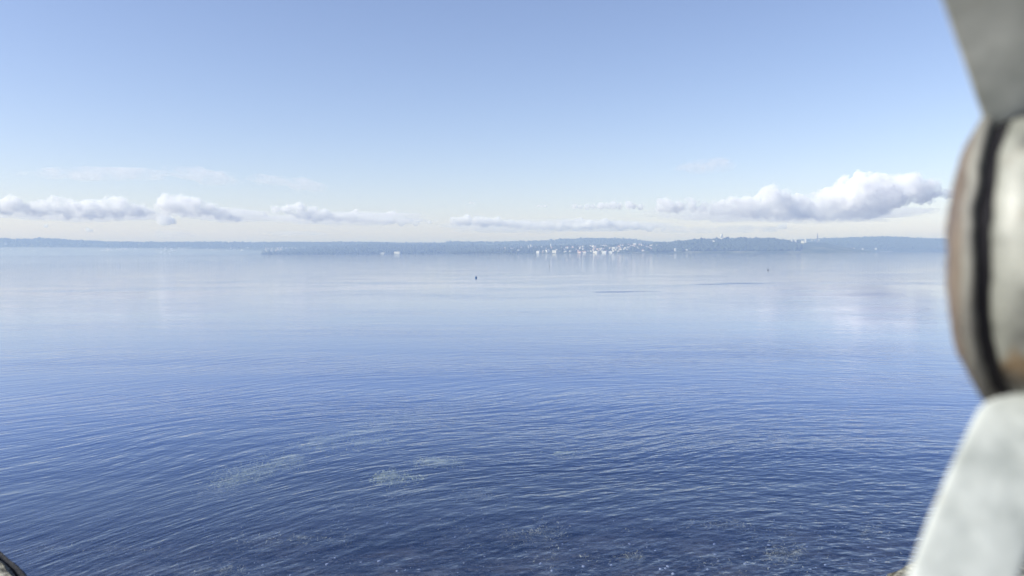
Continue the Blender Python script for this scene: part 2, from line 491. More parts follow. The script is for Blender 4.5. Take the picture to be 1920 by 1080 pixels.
# single trees that break the crest of the wooded hill
def conifer_mesh(rnd):
    bm = bmesh.new()
    H = rnd.uniform(17, 24)
    for k in range(5):
        z0 = H * (0.12 + 0.16 * k); rr = H * 0.21 * (1 - k / 5.6)
        bmesh.ops.create_cone(bm, cap_ends=True, segments=8, radius1=rr, radius2=rr * .15, depth=H * .3, matrix=Matrix.Translation((rnd.uniform(-.5, .5), rnd.uniform(-.5, .5), z0 + H * .15)) @ Matrix.Rotation(rnd.uniform(0, 1), 4, 'Z'))
    for vv in bm.verts: vv.co += Vector((rnd.uniform(-.5, .5), rnd.uniform(-.5, .5), rnd.uniform(-.5, .5)))
    return bm
def round_mesh(rnd):
    bm = bmesh.new(); H = rnd.uniform(13, 18)
    for k in range(9):
        a = rnd.uniform(0, 6.28); q = rnd.uniform(0, .28) * H
        bmesh.ops.create_icosphere(bm, subdivisions=1, radius=H * rnd.uniform(.16, .27), matrix=Matrix.Translation((q * math.cos(a), q * math.sin(a), H * rnd.uniform(.45, .85))))
    for vv in bm.verts: vv.co += Vector([rnd.uniform(-.7, .7) for _ in range(3)])
    return bm
trunk_m = plain('bark', (0.08, 0.06, 0.045))
protos = []
for i in range(4):
    conif = i < 2
    me = bpy.data.meshes.new('crown'); b_ = conifer_mesh(rnd) if conif else round_mesh(rnd)
    b_.to_mesh(me); b_.free(); me.materials.append(tree_m)
    tk = bpy.data.meshes.new('trunk'); b_ = bmesh.new()
    bmesh.ops.create_cone(b_, cap_ends=True, segments=7, radius1=.6, radius2=.3, depth=12, matrix=Matrix.Translation((0, 0, 5)))
    b_.to_mesh(tk); b_.free(); tk.materials.append(trunk_m)
    protos.append((conif, me, tk))
CREST = [1270, 1283, 1296, 1303, 1312, 1318, 1325, 1333, 1342, 1364, 1372, 1383, 1390, 1398, 1406, 1414, 1424, 1432, 1440, 1449, 1458, 1466, 1474, 1246, 1204]
for i, px in enumerate(CREST):
    conif, me, tk = protos[(i * 3 + (0 if px in (1364, 1398, 1325) else 2)) % 4]
    u = ux(px); y = Cc.d1 - rnd.uniform(0, 50); x = u * y
    r_ = empty('pine_tree' if conif else 'tree', (x, y, Cc.z(x, y) - 1)); s = rnd.uniform(1.0, 1.5) * (1.3 if px in (1364, 1398) else 1)
    r_.scale = (s, s, s)
    for nm, m_ in (('crown', me), ('trunk', tk)):
        c_ = bpy.data.objects.new(nm, m_); col.objects.link(c_); c_.parent = r_
    if px == 1364: lab = 'tall pointed conifer on the crest just right of the white tower'
    elif px == 1398: lab = 'tall thin conifer on the crest, second spike right of the white tower'
    elif px == 1204: lab = 'dark tree above the roofs at the right end of the town'
    else: lab = ('dark pointed conifer' if conif else 'dark round-topped tree') + ' in the tree line along the crest of the wooded hill'
    tag(r_, lab, 'tree', 'single trees along the crest of the wooded hill')

# houses
wall_ms = [plain('white_render', (0.54, 0.53, 0.50), .7, .04), plain('cream_render', (0.52, 0.49, 0.42), .7, .05), plain('grey_render', (0.34, 0.34, 0.34), .8, .05), plain('pink_render', (0.50, 0.37, 0.32), .8, .05)]
roof_ms = [plain('red_tiles', (0.26, 0.12, 0.08), .8, .2), plain('grey_tiles', (0.16, 0.15, 0.15), .8, .2), plain('pale_roof', (0.55, 0.54, 0.52), .7, .1)]
glass_m = plain('window_glass', (0.06, 0.07, 0.09), .2, .1)
def house_mesh(w, d, h, rh, wm_, rm_, wins=True, gable_front=False):
    """walls with window openings and a pitched or flat roof, front towards -y"""
    bm = bmesh.new()
    def box(x0, x1, y0, y1, z0, z1, mi):
        vs = [bm.verts.new(c) for c in ((x0, y0, z0), (x1, y0, z0), (x1, y1, z0), (x0, y1, z0), (x0, y0, z1), (x1, y0, z1), (x1, y1, z1), (x0, y1, z1))]
        for q in ((0, 3, 2, 1), (4, 5, 6, 7), (0, 1, 5, 4), (1, 2, 6, 5), (2, 3, 7, 6), (3, 0, 4, 7)):
            f_ = bm.faces.new([vs[k] for k in q]); f_.material_index = mi
    box(-w / 2, w / 2, -d / 2, d / 2, -4, h, 0)
    if rh > 0:
        e = .5
        if gable_front: pts = [(-w / 2 - e, h), (w / 2 + e, h), (0, h + rh)]; y0, y1 = -d / 2 - e, d / 2 + e
        else: pts = [(-d / 2 - e, h), (d / 2 + e, h), (0, h + rh)]; y0, y1 = -w / 2 - e, w / 2 + e
        def P_(q, yy): return (q[0], yy, q[1] + .003) if gable_front else (yy, q[0], q[1] + .003)
        a_ = [bm.verts.new(P_(q, y0)) for q in pts]; b_ = [bm.verts.new(P_(q, y1)) for q in pts]
        for fc, mi in (((a_[0], a_[1], a_[2]), 0), ((b_[2], b_[1], b_[0]), 0), ((a_[1], b_[1], b_[2], a_[2]), 1), ((a_[2], b_[2], b_[0], a_[0]), 1), ((a_[0], b_[0], b_[1], a_[1]), 1)):
            f_ = bm.faces.new(fc); f_.material_index = mi
        bmesh.ops.recalc_face_normals(bm, faces=bm.faces)
    else: box(-w / 2 - .3, w / 2 + .3, -d / 2 - .3, d / 2 + .3, h, h + .6, 1)
    if wins:
        nx = max(2, int(w / 3.2)); nz = max(1, int(h / 3))
        for i in range(nx):
            for k in range(nz):
                cx = -w / 2 + w * (i + .5) / nx; cz = 1.5 + 3 * k
                if cz + .7 > h: continue
                box(cx - .5, cx + .5, -d / 2 - .05, -d / 2 + .1, cz - .6, cz + .6, 2)
    me = bpy.data.meshes.new('house'); bm.to_mesh(me); bm.free()
    for m_ in (wall_ms[wm_], roof_ms[rm_], glass_m): me.materials.append(m_)
    return me
def put_house(hill, px, py, wpx, hpx, wm_, rm_, label, group=None, name='house', rh=None, cat='house', rot=None):
    p = None
    for hh in hill if isinstance(hill, (list, tuple)) else [hill]:
        p = hh.hit(px, py + hpx * .5)
        if p is not None: break
    if p is None:
        hh = hill[0] if isinstance(hill, (list, tuple)) else hill
        y = hh.d1 - 20; x = ux(px) * y; p = Vector((x, y, hh.z(x, y)))
    m_px = p.y / F
    w, h = wpx * m_px, hpx * m_px
    if rh is None: rh = min(h * .35, 4)
    me = house_mesh(w, min(w, 12), max(2.5, h - rh), rh, wm_, rm_, gable_front=rnd.random() < .5 and rh > 0)
    o = bpy.data.objects.new(name, me); col.objects.link(o)
    o.location = p + Vector((0, -2, 1.5)); o.rotation_euler.z = rnd.uniform(-1.0, -.45) if rot is None else rot
    tag(o, label, cat, group)
    HOUSES.append((p.x, p.y, w))
    return o
G = 'houses of the waterfront town'
NOTABLE = [
 (Cc, 1009, 473, 6, 4, 0, 2, 'white house at the left end of the town waterfront'),
 (Cc, 1026, 471, 4, 4, 0, 1, 'small pale house on the waterfront beside the leftmost white house'),
 (Cc, 1040, 472, 9, 4, 1, 2, 'broad cream building on the waterfront below the thin white tower block'),
 (Cc, 1087, 473, 9, 2.6, 3, 0, 'long low pinkish building on the town waterfront'),
 (Cc, 1095.5, 473, 8, 3.2, 0, 0, 'white building touching the long pinkish one on the waterfront'),
 (Cc, 1117, 473, 10, 3.2, 1, 2, 'wide pale hall in the middle of the waterfront row'),
 (Cc, 1133, 473, 9, 3.2, 0, 1, 'pale waterfront house right of the wide pale hall'),
 (Cc, 1145, 473, 7, 3.6, 0, 0, 'bright white house at the right end of the waterfront row'),
 (Cc, 1151, 465, 6, 2.6, 0, 2, 'white flat house halfway up the slope, left one of an adjoining pair'),
 (Cc, 1157, 464.6, 6, 2.2, 0, 2, 'white flat house halfway up the slope, right one of an adjoining pair'),
 (Cc, 1173, 465, 4, 2.6, 0, 0, 'small white house between the flat pair and the hilltop house'),
 (Cc, 1190, 458, 5.5, 3.8, 0, 2, 'bright white house near the top of the town slope'),
 (Cc, 1206, 469.8, 4.5, 2.6, 0, 0, 'white house low on the slope at the right end of town'),
 (Cc, 1113, 462.4, 4, 2.6, 0, 1, 'white house near the crest above the wide pale hall'),
 (Cc, 1137, 462.4, 5, 3, 1, 0, 'cream house near the crest above the flat pair'),
 (Cc, 991, 462.5, 2.5, 4.4, 0, 2, 'narrow pale block left of the town, left one of two'),
 (Cc, 996, 462.3, 3, 5.4, 0, 2, 'narrow white block left of the town, right one of two'),
 (Cc, 947, 462.4, 3, 3.4, 0, 2, 'lone pale house in trees far left of the town'),
 (Cc, 1033, 461, 2, 6.4, 0, 2, 'thin white tower block rising above the left part of town'),
 (Cc, 1225, 460, 14, 2.2, 1, 2, 'long low cream building on the slope where the woods begin'),
 (Cc, 1266, 468.6, 3, 5.2, 0, 1, 'tall narrow white house among the trees near the shore'),
 (Cc, 1260.5, 468.6, 3, 3, 0, 1, 'small white house left of the tall narrow one in the trees'),
 (Cc, 1279, 465.6, 2.6, 3.2, 0, 1, 'small white house higher in the trees right of the tall narrow one'),
 (Cc, 1288, 468.2, 3, 2.4, 0, 1, 'small pale house in the trees, rightmost of the shore group'),
 (Cc, 1338, 452.6, 5, 3, 0, 1, 'white house on the crest left of the white tower'),
 (Cc, 1332.5, 452.8, 3, 2.2, 1, 1, 'small cream house beside the white crest house'),
 (Cc, 1413, 468, 2.2, 2.2, 2, 1, 'faint grey house low in the dark wooded slope'),
 ((Cc, D), 1484.5, 452.5, 4, 5.4, 0, 2, 'white apartment block at the left end of the crest group'),
 ((Cc, D), 1491, 453, 5, 4.6, 0, 2, 'wide white apartment block, second from left on the crest'),
 ((Cc, D), 1498.5, 451.6, 3.5, 4.2, 2, 2, 'grey apartment block in the middle of the crest group'),
 ((Cc, D), 1505, 454, 6, 4, 1, 2, 'low cream building on the crest left of the tallest block'),
 ((Cc, D), 1510.5, 451.6, 3, 6.6, 0, 2, 'tallest white apartment block of the crest group'),
 ((Cc, D), 1524, 450.8, 7, 1.8, 0, 2, 'long low white building between the apartment blocks and the mast'),
 ((Cc, D), 1535, 449.8, 6, 2, 0, 2, 'small white building at the foot of the thin mast'),
 (D, 1559, 464.6, 3, 2, 0, 1, 'lone white house on the right shore, leftmost one'),
 (D, 1595, 466, 4, 2.2, 0, 0, 'white house on the right shore, left one of a close pair'),
 (D, 1601, 466, 2.6, 2, 1, 0, 'cream house on the right shore, right one of a close pair'),
 (D, 1617, 466.8, 3, 2.4, 0, 1, 'white house on the right shore between the pair and the last one'),
 (D, 1642, 467, 3.2, 2.8, 0, 2, 'bright white house on the right shore, last before the post'),
 (B, 718, 475, 9, 2.4, 2, 2, 'grey waterside shed at the foot of the forest, left of two'),
 (B, 745, 474, 13, 3.2, 0, 2, 'wide pale waterside hall at the foot of the forest, right of two'),
 (A, 11, 458, 4, 3, 0, 2, 'pale house high on the far left hillside'),
 (A, 454, 469, 10, 2, 1, 2, 'long pale building on the far shore left of the headland'),
]
for (hl, px, py, w_, h_, a_, b_, lab) in NOTABLE:
    tall = h_ > w_ * 1.1 or 'flat' in lab or 'block' in lab or 'hall' in lab
    put_house(hl, px, py, w_, h_, a_, b_, lab, name='apartment_block' if 'block' in lab else 'house', rh=0 if tall else None, cat='apartment block' if 'block' in lab else 'house')
def scatter(hl, n, x0, x1, y0, y1, lab, grp, smin=2.0, smax=4.2, seed=1):
    rr = random.Random(seed)
    for k in range(n):
        px = rr.uniform(x0, x1); py = rr.uniform(y0, y1)
        w_ = rr.uniform(smin, smax)
        put_house(hl, px, py, w_, w_ * rr.uniform(.55, .8), rr.choice((0, 0, 1, 1, 2, 3)), rr.choice((0, 0, 1, 2)), lab, grp)
scatter(Cc, 60, 1015, 1165, 462, 473, 'small pale house packed among the roofs of the waterfront town', G, seed=2)
scatter(Cc, 44, 1080, 1232, 457, 468, 'small pale house on the upper slope of the town', 'houses on the upper slope of the town', seed=3)
scatter(Cc, 8, 940, 1020, 461, 470, 'small dim house among trees left of the town', 'houses left of the town', seed=4)
scatter(A, 18, 500, 530, 464, 471, 'tiny pale house in the bright village cluster left of the headland', 'houses of the village left of the headland', 2, 3.2, seed=5)
scatter(A, 16, 476, 600, 464, 471, 'tiny pale house strung along the slope left of the headland', 'houses along the slope left of the headland', 1.6, 2.6, seed=6)
scatter(A, 16, 300, 330, 464, 476, 'tiny hazy house in the village straight below the tallest cloud', 'houses of the hazy village on the left shore', 1.8, 3, seed=7)
scatter(A, 16, 183, 262, 466, 470, 'tiny hazy house in the row on the far left shore', 'houses in the row on the far left shore', 2, 3.2, seed=8)
scatter(A, 10, 335, 470, 464, 472, 'tiny hazy house scattered along the far shore left of centre', 'scattered houses on the far shore', 1.6, 2.6, seed=9)
scatter(A, 9, 0, 140, 457, 476, 'tiny hazy house at the far left end of the shore', 'houses at the far left end of the shore', 1.8, 3, seed=10)

forest('woodland', A, 6000, 6, 11, 7000, 7600, ux(-60), ux(1400), 1, 'hazy far woods along the long ridge on the left')
forest('woodland', B, 3500, 8, 14, 5230, 6300, ux(480), ux(1100), 2, 'blue hazy forest on the low headland left of the town')
forest('woodland', Cc, 5200, 7, 13, 4600, 5250, ux(1225), ux(1500), 3, 'dark wooded slope below the white tower', crest=.25)
forest('woodland', Cc, 1500, 6, 10, 4600, 5250, ux(850), ux(1225), 4, 'garden trees between the houses of the waterfront town', crest=.3)
forest('woodland', D, 4500, 6, 11, 6050, 7000, ux(1470), ux(1860), 5, 'pale hazy woods on the low hill at the right')


# white tower, mast, church spire
def lathe(prof, seg=20):
    bm = bmesh.new(); rings = []
    for (r, z) in prof: rings.append([bm.verts.new((r * math.cos(2 * math.pi * i / seg), r * math.sin(2 * math.pi * i / seg), z)) for i in range(seg)])
    for a_, b_ in zip(rings, rings[1:]):
        for i in range(seg): bm.faces.new((a_[i], a_[(i + 1) % seg], b_[(i + 1) % seg], b_[i]))
    bm.faces.new(list(reversed(rings[0]))); bm.faces.new(rings[-1])
    return bm
y = Cc.d1 - 30; x = ux(1352.5) * y; mp = y / F; zb = Cc.z(x, y) - 2
tw = empty('water_tower', (x, y, zb))
top = at_dist(1352.5, 439.3, y).z - zb
from_bm('shaft', lathe([(1.5 * mp, 0), (1.5 * mp, top * .55)], 24), wall_ms[0], tw, True)
from_bm('tank', lathe([(1.6 * mp, top * .5), (2.5 * mp, top * .62), (2.5 * mp, top * .97), (2.1 * mp, top)], 24), wall_ms[0], tw, True)
tag(tw, 'white round tower rising above the trees on the wooded hill', 'tower')
x = ux(1532.5) * y; zb = Cc.z(x, y) - 2; top = at_dist(1532.5, 437.4, y).z - zb
steel_m = plain('mast_steel', (0.16, 0.15, 0.17), .6, .1)
ms_ = empty('radio_mast', (x, y, zb))
from_bm('mast', lathe([(4.0, 0), (3.4, top * .7), (2.6, top * .72), (2.0, top)], 10), steel_m, ms_)
from_bm('platform', lathe([(4.4, top * .62), (5.2, top * .64), (5.2, top * .68), (4.2, top * .7)], 14), steel_m, ms_)
tag(ms_, 'thin dark mast standing on the crest right of the apartment blocks', 'mast')
y = Cc.d1 - 200; x = ux(1203) * y; zb = Cc.z(x, y); top = at_dist(1203, 453.6, y).z - zb
cs = empty('church', (x, y, zb))
from_bm('tower', lathe([(3.6, -3), (3.6, top * .62)], 4), wall_ms[1], cs)
from_bm('spire', lathe([(4.2, top * .62 + .003), (0.2, top)], 8), roof_ms[1], cs)
nv = house_mesh(9, 20, 9, 5, 1, 0, gable_front=True); o = bpy.data.objects.new('nave', nv); col.objects.link(o); o.parent = cs; o.location = (8.5, 6, 0)
tag(cs, 'small church with a pointed spire at the right end of town', 'church')

# breakwater line right and a navigation post
p0 = on_plane(1649, 472.4, 0)
d_ = 5850.0; pa = Vector((ux(1650) * d_, d_, 0)); L = 24 * d_ / F
bm = bmesh.new()
bmesh.ops.create_cube(bm, size=1, matrix=Matrix.Translation(pa + Vector((L / 2, 0, .6))) @ Matrix.Diagonal((L, 6, 3.2, 1)))
bmesh.ops.bevel(bm, geom=bm.edges[:], offset=.5, segments=1)
bw = from_bm('breakwater', bm, wall_ms[1]); tag(bw, 'thin pale breakwater line on the water below the right hill', 'breakwater')

# ------------------------------------------------------------------ buoys and bird
blue_m = plain('buoy_blue', (0.02, 0.10, 0.22), .4, .2, 3)
dark_m = plain('buoy_dark', (0.05, 0.06, 0.08), .5, .2, 3)
def buoy(px, py, rpx, mat, lab, pole=False):
    p = on_plane(px, py, 0); r = rpx * p.y / F
    e = empty('buoy', p)
    if pole:
        from_bm('post', lathe([(r * .45, -1.5), (r * .45, r * 3.6), (r * .25, r * 4)], 10), mat, e)
        from_bm('float', lathe([(r * .2, -r * .6), (r * .9, -r * .2), (r * .9, r * .35), (r * .45, r * .7)], 16), mat, e, True)
    else:
        from_bm('float', lathe([(.01, -r * .5), (r * .7, -r * .3), (r * 1.0, r * .2), (r * 1.05, r * .7), (r * .85, r * 1.3), (r * .45, r * 1.7), (.02, r * 1.8)], 20), mat, e, True)
        from_bm('ring', lathe([(r * .16, r * 1.78), (r * .2, r * 1.95), (r * .16, r * 2.1)], 10), dark_m, e, True)
    tag(e, lab, 'buoy')
buoy(892.5, 521.2, 1.8, blue_m, 'round blue mooring buoy on the calm lake, nearest of the three')
buoy(1440, 506.6, 1.2, dark_m, 'small dark round buoy far out at the right')
buoy(1030.5, 500.5, .75, dark_m, 'thin dark marker post floating far out near the middle', True)

gull_m = plain('feathers', (0.85, 0.86, 0.88), .7, .05, 5)
gp = at_dist(1418, 92, 420)
bm = lathe([(.01, -.28), (.07, -.18), (.11, 0), (.09, .18), (.05, .26), (.06, .33), (.02, .40)], 10)
bmesh.ops.rotate(bm, verts=bm.verts, cent=(0, 0, 0), matrix=Matrix.Rotation(R(90), 3, 'Y'))
for s in (-1, 1):
    pts = [(.16, 0.05 * s, .03), (-.08, .05 * s, .02), (.14, .35 * s, .16), (-.05, .36 * s, .14), (-.02, .85 * s, .05), (-.08, .84 * s, .04)]
    tp = [bm.verts.new(q) for q in pts]; bt = [bm.verts.new((q[0], q[1], q[2] - .02)) for q in pts]
    for q in ((0, 1, 3, 2), (2, 3, 5, 4)):
        bm.faces.new([tp[k] for k in q]); bm.faces.new([bt[k] for k in reversed(q)])
    for a_, b_ in ((0, 2), (2, 4), (4, 5), (5, 3), (3, 1), (1, 0)): bm.faces.new((tp[a_], tp[b_], bt[b_], bt[a_]))
tv = [bm.verts.new(q) for q in ((-.2, .03, 0), (-.2, -.03, 0), (-.42, -.09, 0), (-.42, .09, 0))]; bm.faces.new(tv)
bmesh.ops.recalc_face_normals(bm, faces=bm.faces)
g = from_bm('gull', bm, gull_m, smooth=True); g.location = gp; g.rotation_euler = (R(15), 0, R(25)); g.scale = (.8, .8, .8)
tag(g, 'tiny white gull high in the blue sky', 'bird')

# ------------------------------------------------------------------ clouds
def cloud_mat(name, density, nz=None, color=(0.99, 0.99, 1.0)):
    m, t = new_mat(name)
    pv = t.n('ShaderNodeVolumePrincipled')
    pv.inputs['Color'].default_value = (*color, 1)
    pv.inputs['Anisotropy'].default_value = 0.1
    if nz:
        n_ = t.noise(t.obj(), nz[0], 5, .6)
        t.put(pv.inputs['Density'], t.maprange(n_, nz[1], nz[2], 0.0, density, True))
    else: pv.inputs['Density'].default_value = density
    t.t.links.new(pv.outputs[0], t.out.inputs['Volume'])
    return m
cl_m = cloud_mat('cloud', 0.009, (0.0055, 0.36, 0.66))
scene.cycles.volume_step_rate = 0.3
cl_grey = cloud_mat('thin_cloud', 0.006)
cl_small = cloud_mat('small_cloud', 0.009, (0.009, 0.28, 0.60))
tex1 = bpy.data.textures.new('puff_large', 'CLOUDS'); tex1.noise_scale = 170; tex1.noise_depth = 2
tex3 = bpy.data.textures.new('billow', 'VORONOI'); tex3.noise_scale = 130; tex3.distance_metric = 'DISTANCE'
tex2 = bpy.data.textures.new('puff_small', 'CLOUDS'); tex2.noise_scale = 55; tex2.noise_depth = 4
def cloud(puffs, dist, mat, label, voxel=17, squash=1.0, seed=0, d1=95, d2=75, depth=1.0, group='clouds over the far shore', name='cloud'):
    rr = random.Random(seed)
    cx = sum(p[0] for p in puffs) / len(puffs); cy = sum(p[1] for p in puffs) / len(puffs)
    c0 = at_dist(cx, cy, dist); k = dist / F
    bm = bmesh.new()
    full = []
    for i, a_ in enumerate(puffs):
        full.append((a_[0], a_[1], a_[2] * 1.25))
        for b_ in puffs[i + 1:]:
            if math.hypot(a_[0] - b_[0], a_[1] - b_[1]) < 2.5 * (a_[2] + b_[2]):
                full.append(((a_[0] + b_[0]) / 2, (a_[1] + b_[1]) / 2 + .5, (a_[2] + b_[2]) * .5))
    for (px, py, r) in full:
        q = at_dist(px, py, dist) - c0
        R_ = r * k
        if R_ > 60:
            for m_ in range(7):
                a_ = rr.uniform(0, math.pi); e_ = rr.uniform(-.3, 1.0)
                off = Vector((math.cos(a_) * math.cos(e_), -math.sin(a_) * math.cos(e_), math.sin(e_) * squash)) * R_ * .85
                bmesh.ops.create_icosphere(bm, subdivisions=1, radius=R_ * rr.uniform(.25, .42), matrix=Matrix.Translation(q + off))
        for m_ in range(2):
            off = Vector((rr.uniform(-.3, .3) * R_, rr.uniform(-.9, .9) * R_ * depth * 1.3, rr.uniform(-.2, .15) * R_ * squash))
            s_ = rr.uniform(.7, 1.0) if m_ else 1.0
            bmesh.ops.create_icosphere(bm, subdivisions=2, radius=1.0, matrix=Matrix.Translation(q + off) @ Matrix.Diagonal((R_ * s_, R_ * s_ * 1.2 * depth, R_ * s_ * squash, 1)))
    o = from_bm(name, bm, mat); o.location = c0
    md = o.modifiers.new('remesh', 'REMESH'); md.mode = 'VOXEL'; md.voxel_size = voxel
    for tx, st in ((tex1, d1), (tex3, -d1 * .8), (tex2, d2)):
        if st:
            d = o.modifiers.new('displace', 'DISPLACE'); d.texture = tx; d.strength = st; d.mid_level = 0.5; d.texture_coords = 'GLOBAL'
    tag(o, label, 'cloud', group)
    return o
cloud([(5, 386, 13), (28, 382, 14), (55, 389, 11), (80, 394, 10), (105, 380, 11), (125, 384, 11), (92, 388, 9), (150, 392, 10), (178, 386, 11), (208, 381, 13), (235, 386, 12), (258, 393, 11), (190, 397, 12), (160, 399, 10), (125, 398, 9), (220, 400, 9), (278, 396, 7), (-30, 388, 14), (-70, 390, 14)],
      17000, cl_m, 'long white cloud bank at the left edge with three bright tops', seed=1)
cloud([(318, 382, 16), (343, 380, 16), (302, 388, 9), (370, 377, 6), (372, 391, 13), (398, 394, 12), (418, 401, 10), (438, 407, 8), (456, 404, 6), (478, 402, 4), (495, 402, 3), (345, 396, 9)],
      16000, cl_m, 'white cloud with the tallest rounded top and a grey tail on the left', seed=2)
cloud([(518, 393, 7), (543, 391, 8), (565, 390, 9), (588, 396, 9), (610, 403, 9), (635, 406, 8), (660, 408, 8), (690, 411, 7), (720, 413, 7), (750, 415, 7), (780, 417, 6), (805, 418, 4), (560, 405, 7), (590, 411, 6)],
      19000, cl_m, 'long low cloud left of centre thinning out to the right', seed=3, d1=60, d2=40)
cloud([(667, 396, 4), (660, 398, 3)], 21500, cl_small, 'very small white puff above the long low cloud, left of two', seed=4, voxel=14, d1=25, d2=18)
cloud([(731, 402, 6), (738, 399, 4), (722, 404, 4)], 21500, cl_small, 'small bright white puff above the long low cloud, right of two', seed=5, voxel=14, d1=25, d2=18)
cloud([(852, 415, 8), (876, 413, 9), (905, 415, 9), (932, 416, 8), (960, 420, 7), (990, 422, 7), (1020, 424, 7), (1050, 425, 7), (1080, 425, 7), (1108, 422, 8), (1132, 418, 8), (1160, 422, 8), (1190, 424, 7), (1218, 427, 6), (1245, 430, 4)],
      20000, cl_small, 'long thin grey cloud low over the centre of the far shore', seed=6, d1=35, d2=25, voxel=16)
cloud([(1085, 415, 6), (1087, 411, 4)], 23000, cl_small, 'small bright white cap rising from the long thin grey cloud', seed=7, voxel=14, d1=30, d2=20)
cloud([(1078, 387, 4), (1100, 387, 5), (1125, 387, 6), (1150, 385, 7), (1178, 385, 7), (1200, 388, 5)], 19000, cl_grey, 'thin grey cloud just left of the big right cloud', seed=8, d1=30, d2=25, voxel=14)
cloud([(1245, 386, 12), (1268, 387, 10), (1300, 384, 9), (1288, 374, 4), (1340, 386, 9), (1368, 380, 12), (1400, 388, 16), (1440, 370, 17), (1468, 368, 12), (1450, 390, 16), (1500, 378, 13), (1520, 390, 16), (1558, 368, 15), (1600, 352, 24), (1640, 352, 22), (1590, 378, 20), (1650, 375, 20),
       (1700, 347, 22), (1690, 366, 19), (1740, 356, 15), (1728, 370, 11), (1768, 362, 9), (1560, 396, 10), (1500, 401, 7), (1620, 394, 12), (1800, 362, 9), (1850, 365, 14), (1900, 372, 12), (1340, 395, 8), (1380, 399, 10), (1420, 401, 10), (1460, 402, 10), (1500, 403, 10), (1540, 403, 10), (1580, 401, 11), (1620, 398, 12), (1660, 392, 12)],
      16500, cl_m, 'largest cloud, a broad white and grey bank at the right', seed=9)
cloud([(310, 413, 10), (322, 414, 7), (300, 414, 5)], 21000, cl_small, 'small round white cloud under the tallest cloud', seed=10, voxel=16, d1=40, d2=25)
cloud([(88, 423, 4), (82, 424, 3)], 22000, cl_grey, 'small faint puff under the left cloud bank', seed=11, voxel=14, d1=20, d2=18)
cloud([(163, 430, 4), (172, 432, 3)], 22000, cl_grey, 'small faint puff just above the far left ridge', seed=12, voxel=14, d1=20, d2=18)
cloud([(1470, 424, 5), (1462, 425, 4)], 22000, cl_grey, 'small cream puff beneath the largest cloud', seed=13, voxel=14, d1=25, d2=18)
cloud([(883, 380, 3), (890, 380, 2)], 21000, cl_grey, 'tiny grey wisp alone above the centre, left of two', seed=14, voxel=12, squash=.6, d1=15, d2=12)
cloud([(1010, 386, 3), (1022, 386, 3)], 21000, cl_grey, 'tiny grey wisp alone above the centre, right of two', seed=15, voxel=12, squash=.6, d1=15, d2=12)
soft = cloud_mat('soft_base', 0.0016, (0.0022, 0.34, 0.66))
thin = cloud_mat('thin_veil', 0.0011, (0.0022, 0.42, 0.72))
thin2 = cloud_mat('high_wisp', 0.0009, (0.0016, 0.40, 0.75))
def veil(px, py, rx, ry, dist, mat, label, depth=1500, tilt=0.0, seed=0):
    c0 = at_dist(px, py, dist); k = dist / F
    bm = bmesh.new(); bmesh.ops.create_icosphere(bm, subdivisions=5, radius=1)
    for vv in bm.verts:
        s_ = 1 + .35 * fbm(vv.co.x * 2.2 + seed, vv.co.y * 2, vv.co.z * 1.5 + seed)
        vv.co = Vector((vv.co.x * rx * k * s_, vv.co.y * depth, vv.co.z * ry * k * s_ + vv.co.x * tilt * rx * k))
    o = from_bm('cloud_veil', bm, mat, smooth=True); o.location = c0
    tag(o, label, 'cloud', 'faint cloud veils')
veil(150, 402, 170, 13, 18500, soft, 'soft grey underside hanging below the left cloud bank', seed=21)
veil(430, 404, 85, 12, 18500, soft, 'soft grey underside trailing right of the tallest cloud', seed=22)
veil(650, 410, 150, 12, 20500, soft, 'soft grey haze around the long low cloud left of centre', seed=23)
veil(1050, 424, 220, 11, 21500, soft, 'soft grey haze around the thin cloud over the middle shore', seed=24)
veil(1480, 400, 260, 18, 18500, soft, 'wide soft grey base beneath the largest cloud', seed=25)
veil(190, 326, 130, 11, 24000, thin2, 'faint wide veil of cloud above the left bank', seed=1)
veil(380, 330, 65, 15, 24000, thin2, 'brighter veil of cloud above the tallest cloud', tilt=-.12, seed=2)
veil(505, 338, 35, 8, 24000, thin2, 'faint small streak of cloud between two brighter veils', seed=3)
veil(572, 347, 36, 12, 24000, thin2, 'small bright wisp of cloud left of centre', tilt=-.1, seed=4)
veil(1325, 311, 48, 12, 24000, thin2, 'very faint veil of cloud above the largest cloud', seed=5)
veil(1340, 431, 150, 7, 20000, thin, 'flat grey veil under the largest cloud, close above the hill', seed=6)
veil(550, 438, 70, 4, 21000, thin, 'flat grey veil just above the ridge left of centre', seed=7)
veil(320, 440, 35, 7, 21000, thin, 'faint veil just above the ridge below the tallest cloud', seed=8)

# ------------------------------------------------------------------ air
hz = bpy.data.materials.new('haze'); t = NT(hz)
pv = t.n('ShaderNodeVolumePrincipled')
pv.inputs['Color'].default_value = (0.262, 0.345, 0.515, 1)          # blue light is scattered more than red
pv.inputs['Absorption Color'].default_value = (0.58, 0.60, 0.26, 1)
pv.inputs['Density'].default_value = 0.00028
pv.inputs['Anisotropy'].default_value = 0.0
t.t.links.new(pv.outputs[0], t.out.inputs['Volume'])
bm = bmesh.new()
bmesh.ops.create_cube(bm, size=1, matrix=Matrix.Translation((0, 6000, 75)) @ Matrix.Diagonal((31000, 16400, 208, 1)))
haze = from_bm('haze', bm, hz); tag(haze, 'pale haze lying over the lake and the far shore', 'haze', kind='stuff')
fg = bpy.data.materials.new('mist'); t = NT(fg)
pv = t.n('ShaderNodeVolumePrincipled')
pv.inputs['Color'].default_value = (0.95, 0.96, 1.0, 1); pv.inputs['Density'].default_value = 0.00035
t.t.links.new(pv.outputs[0], t.out.inputs['Volume'])
bm = bmesh.new(); bmesh.ops.create_icosphere(bm, subdivisions=4, radius=1)
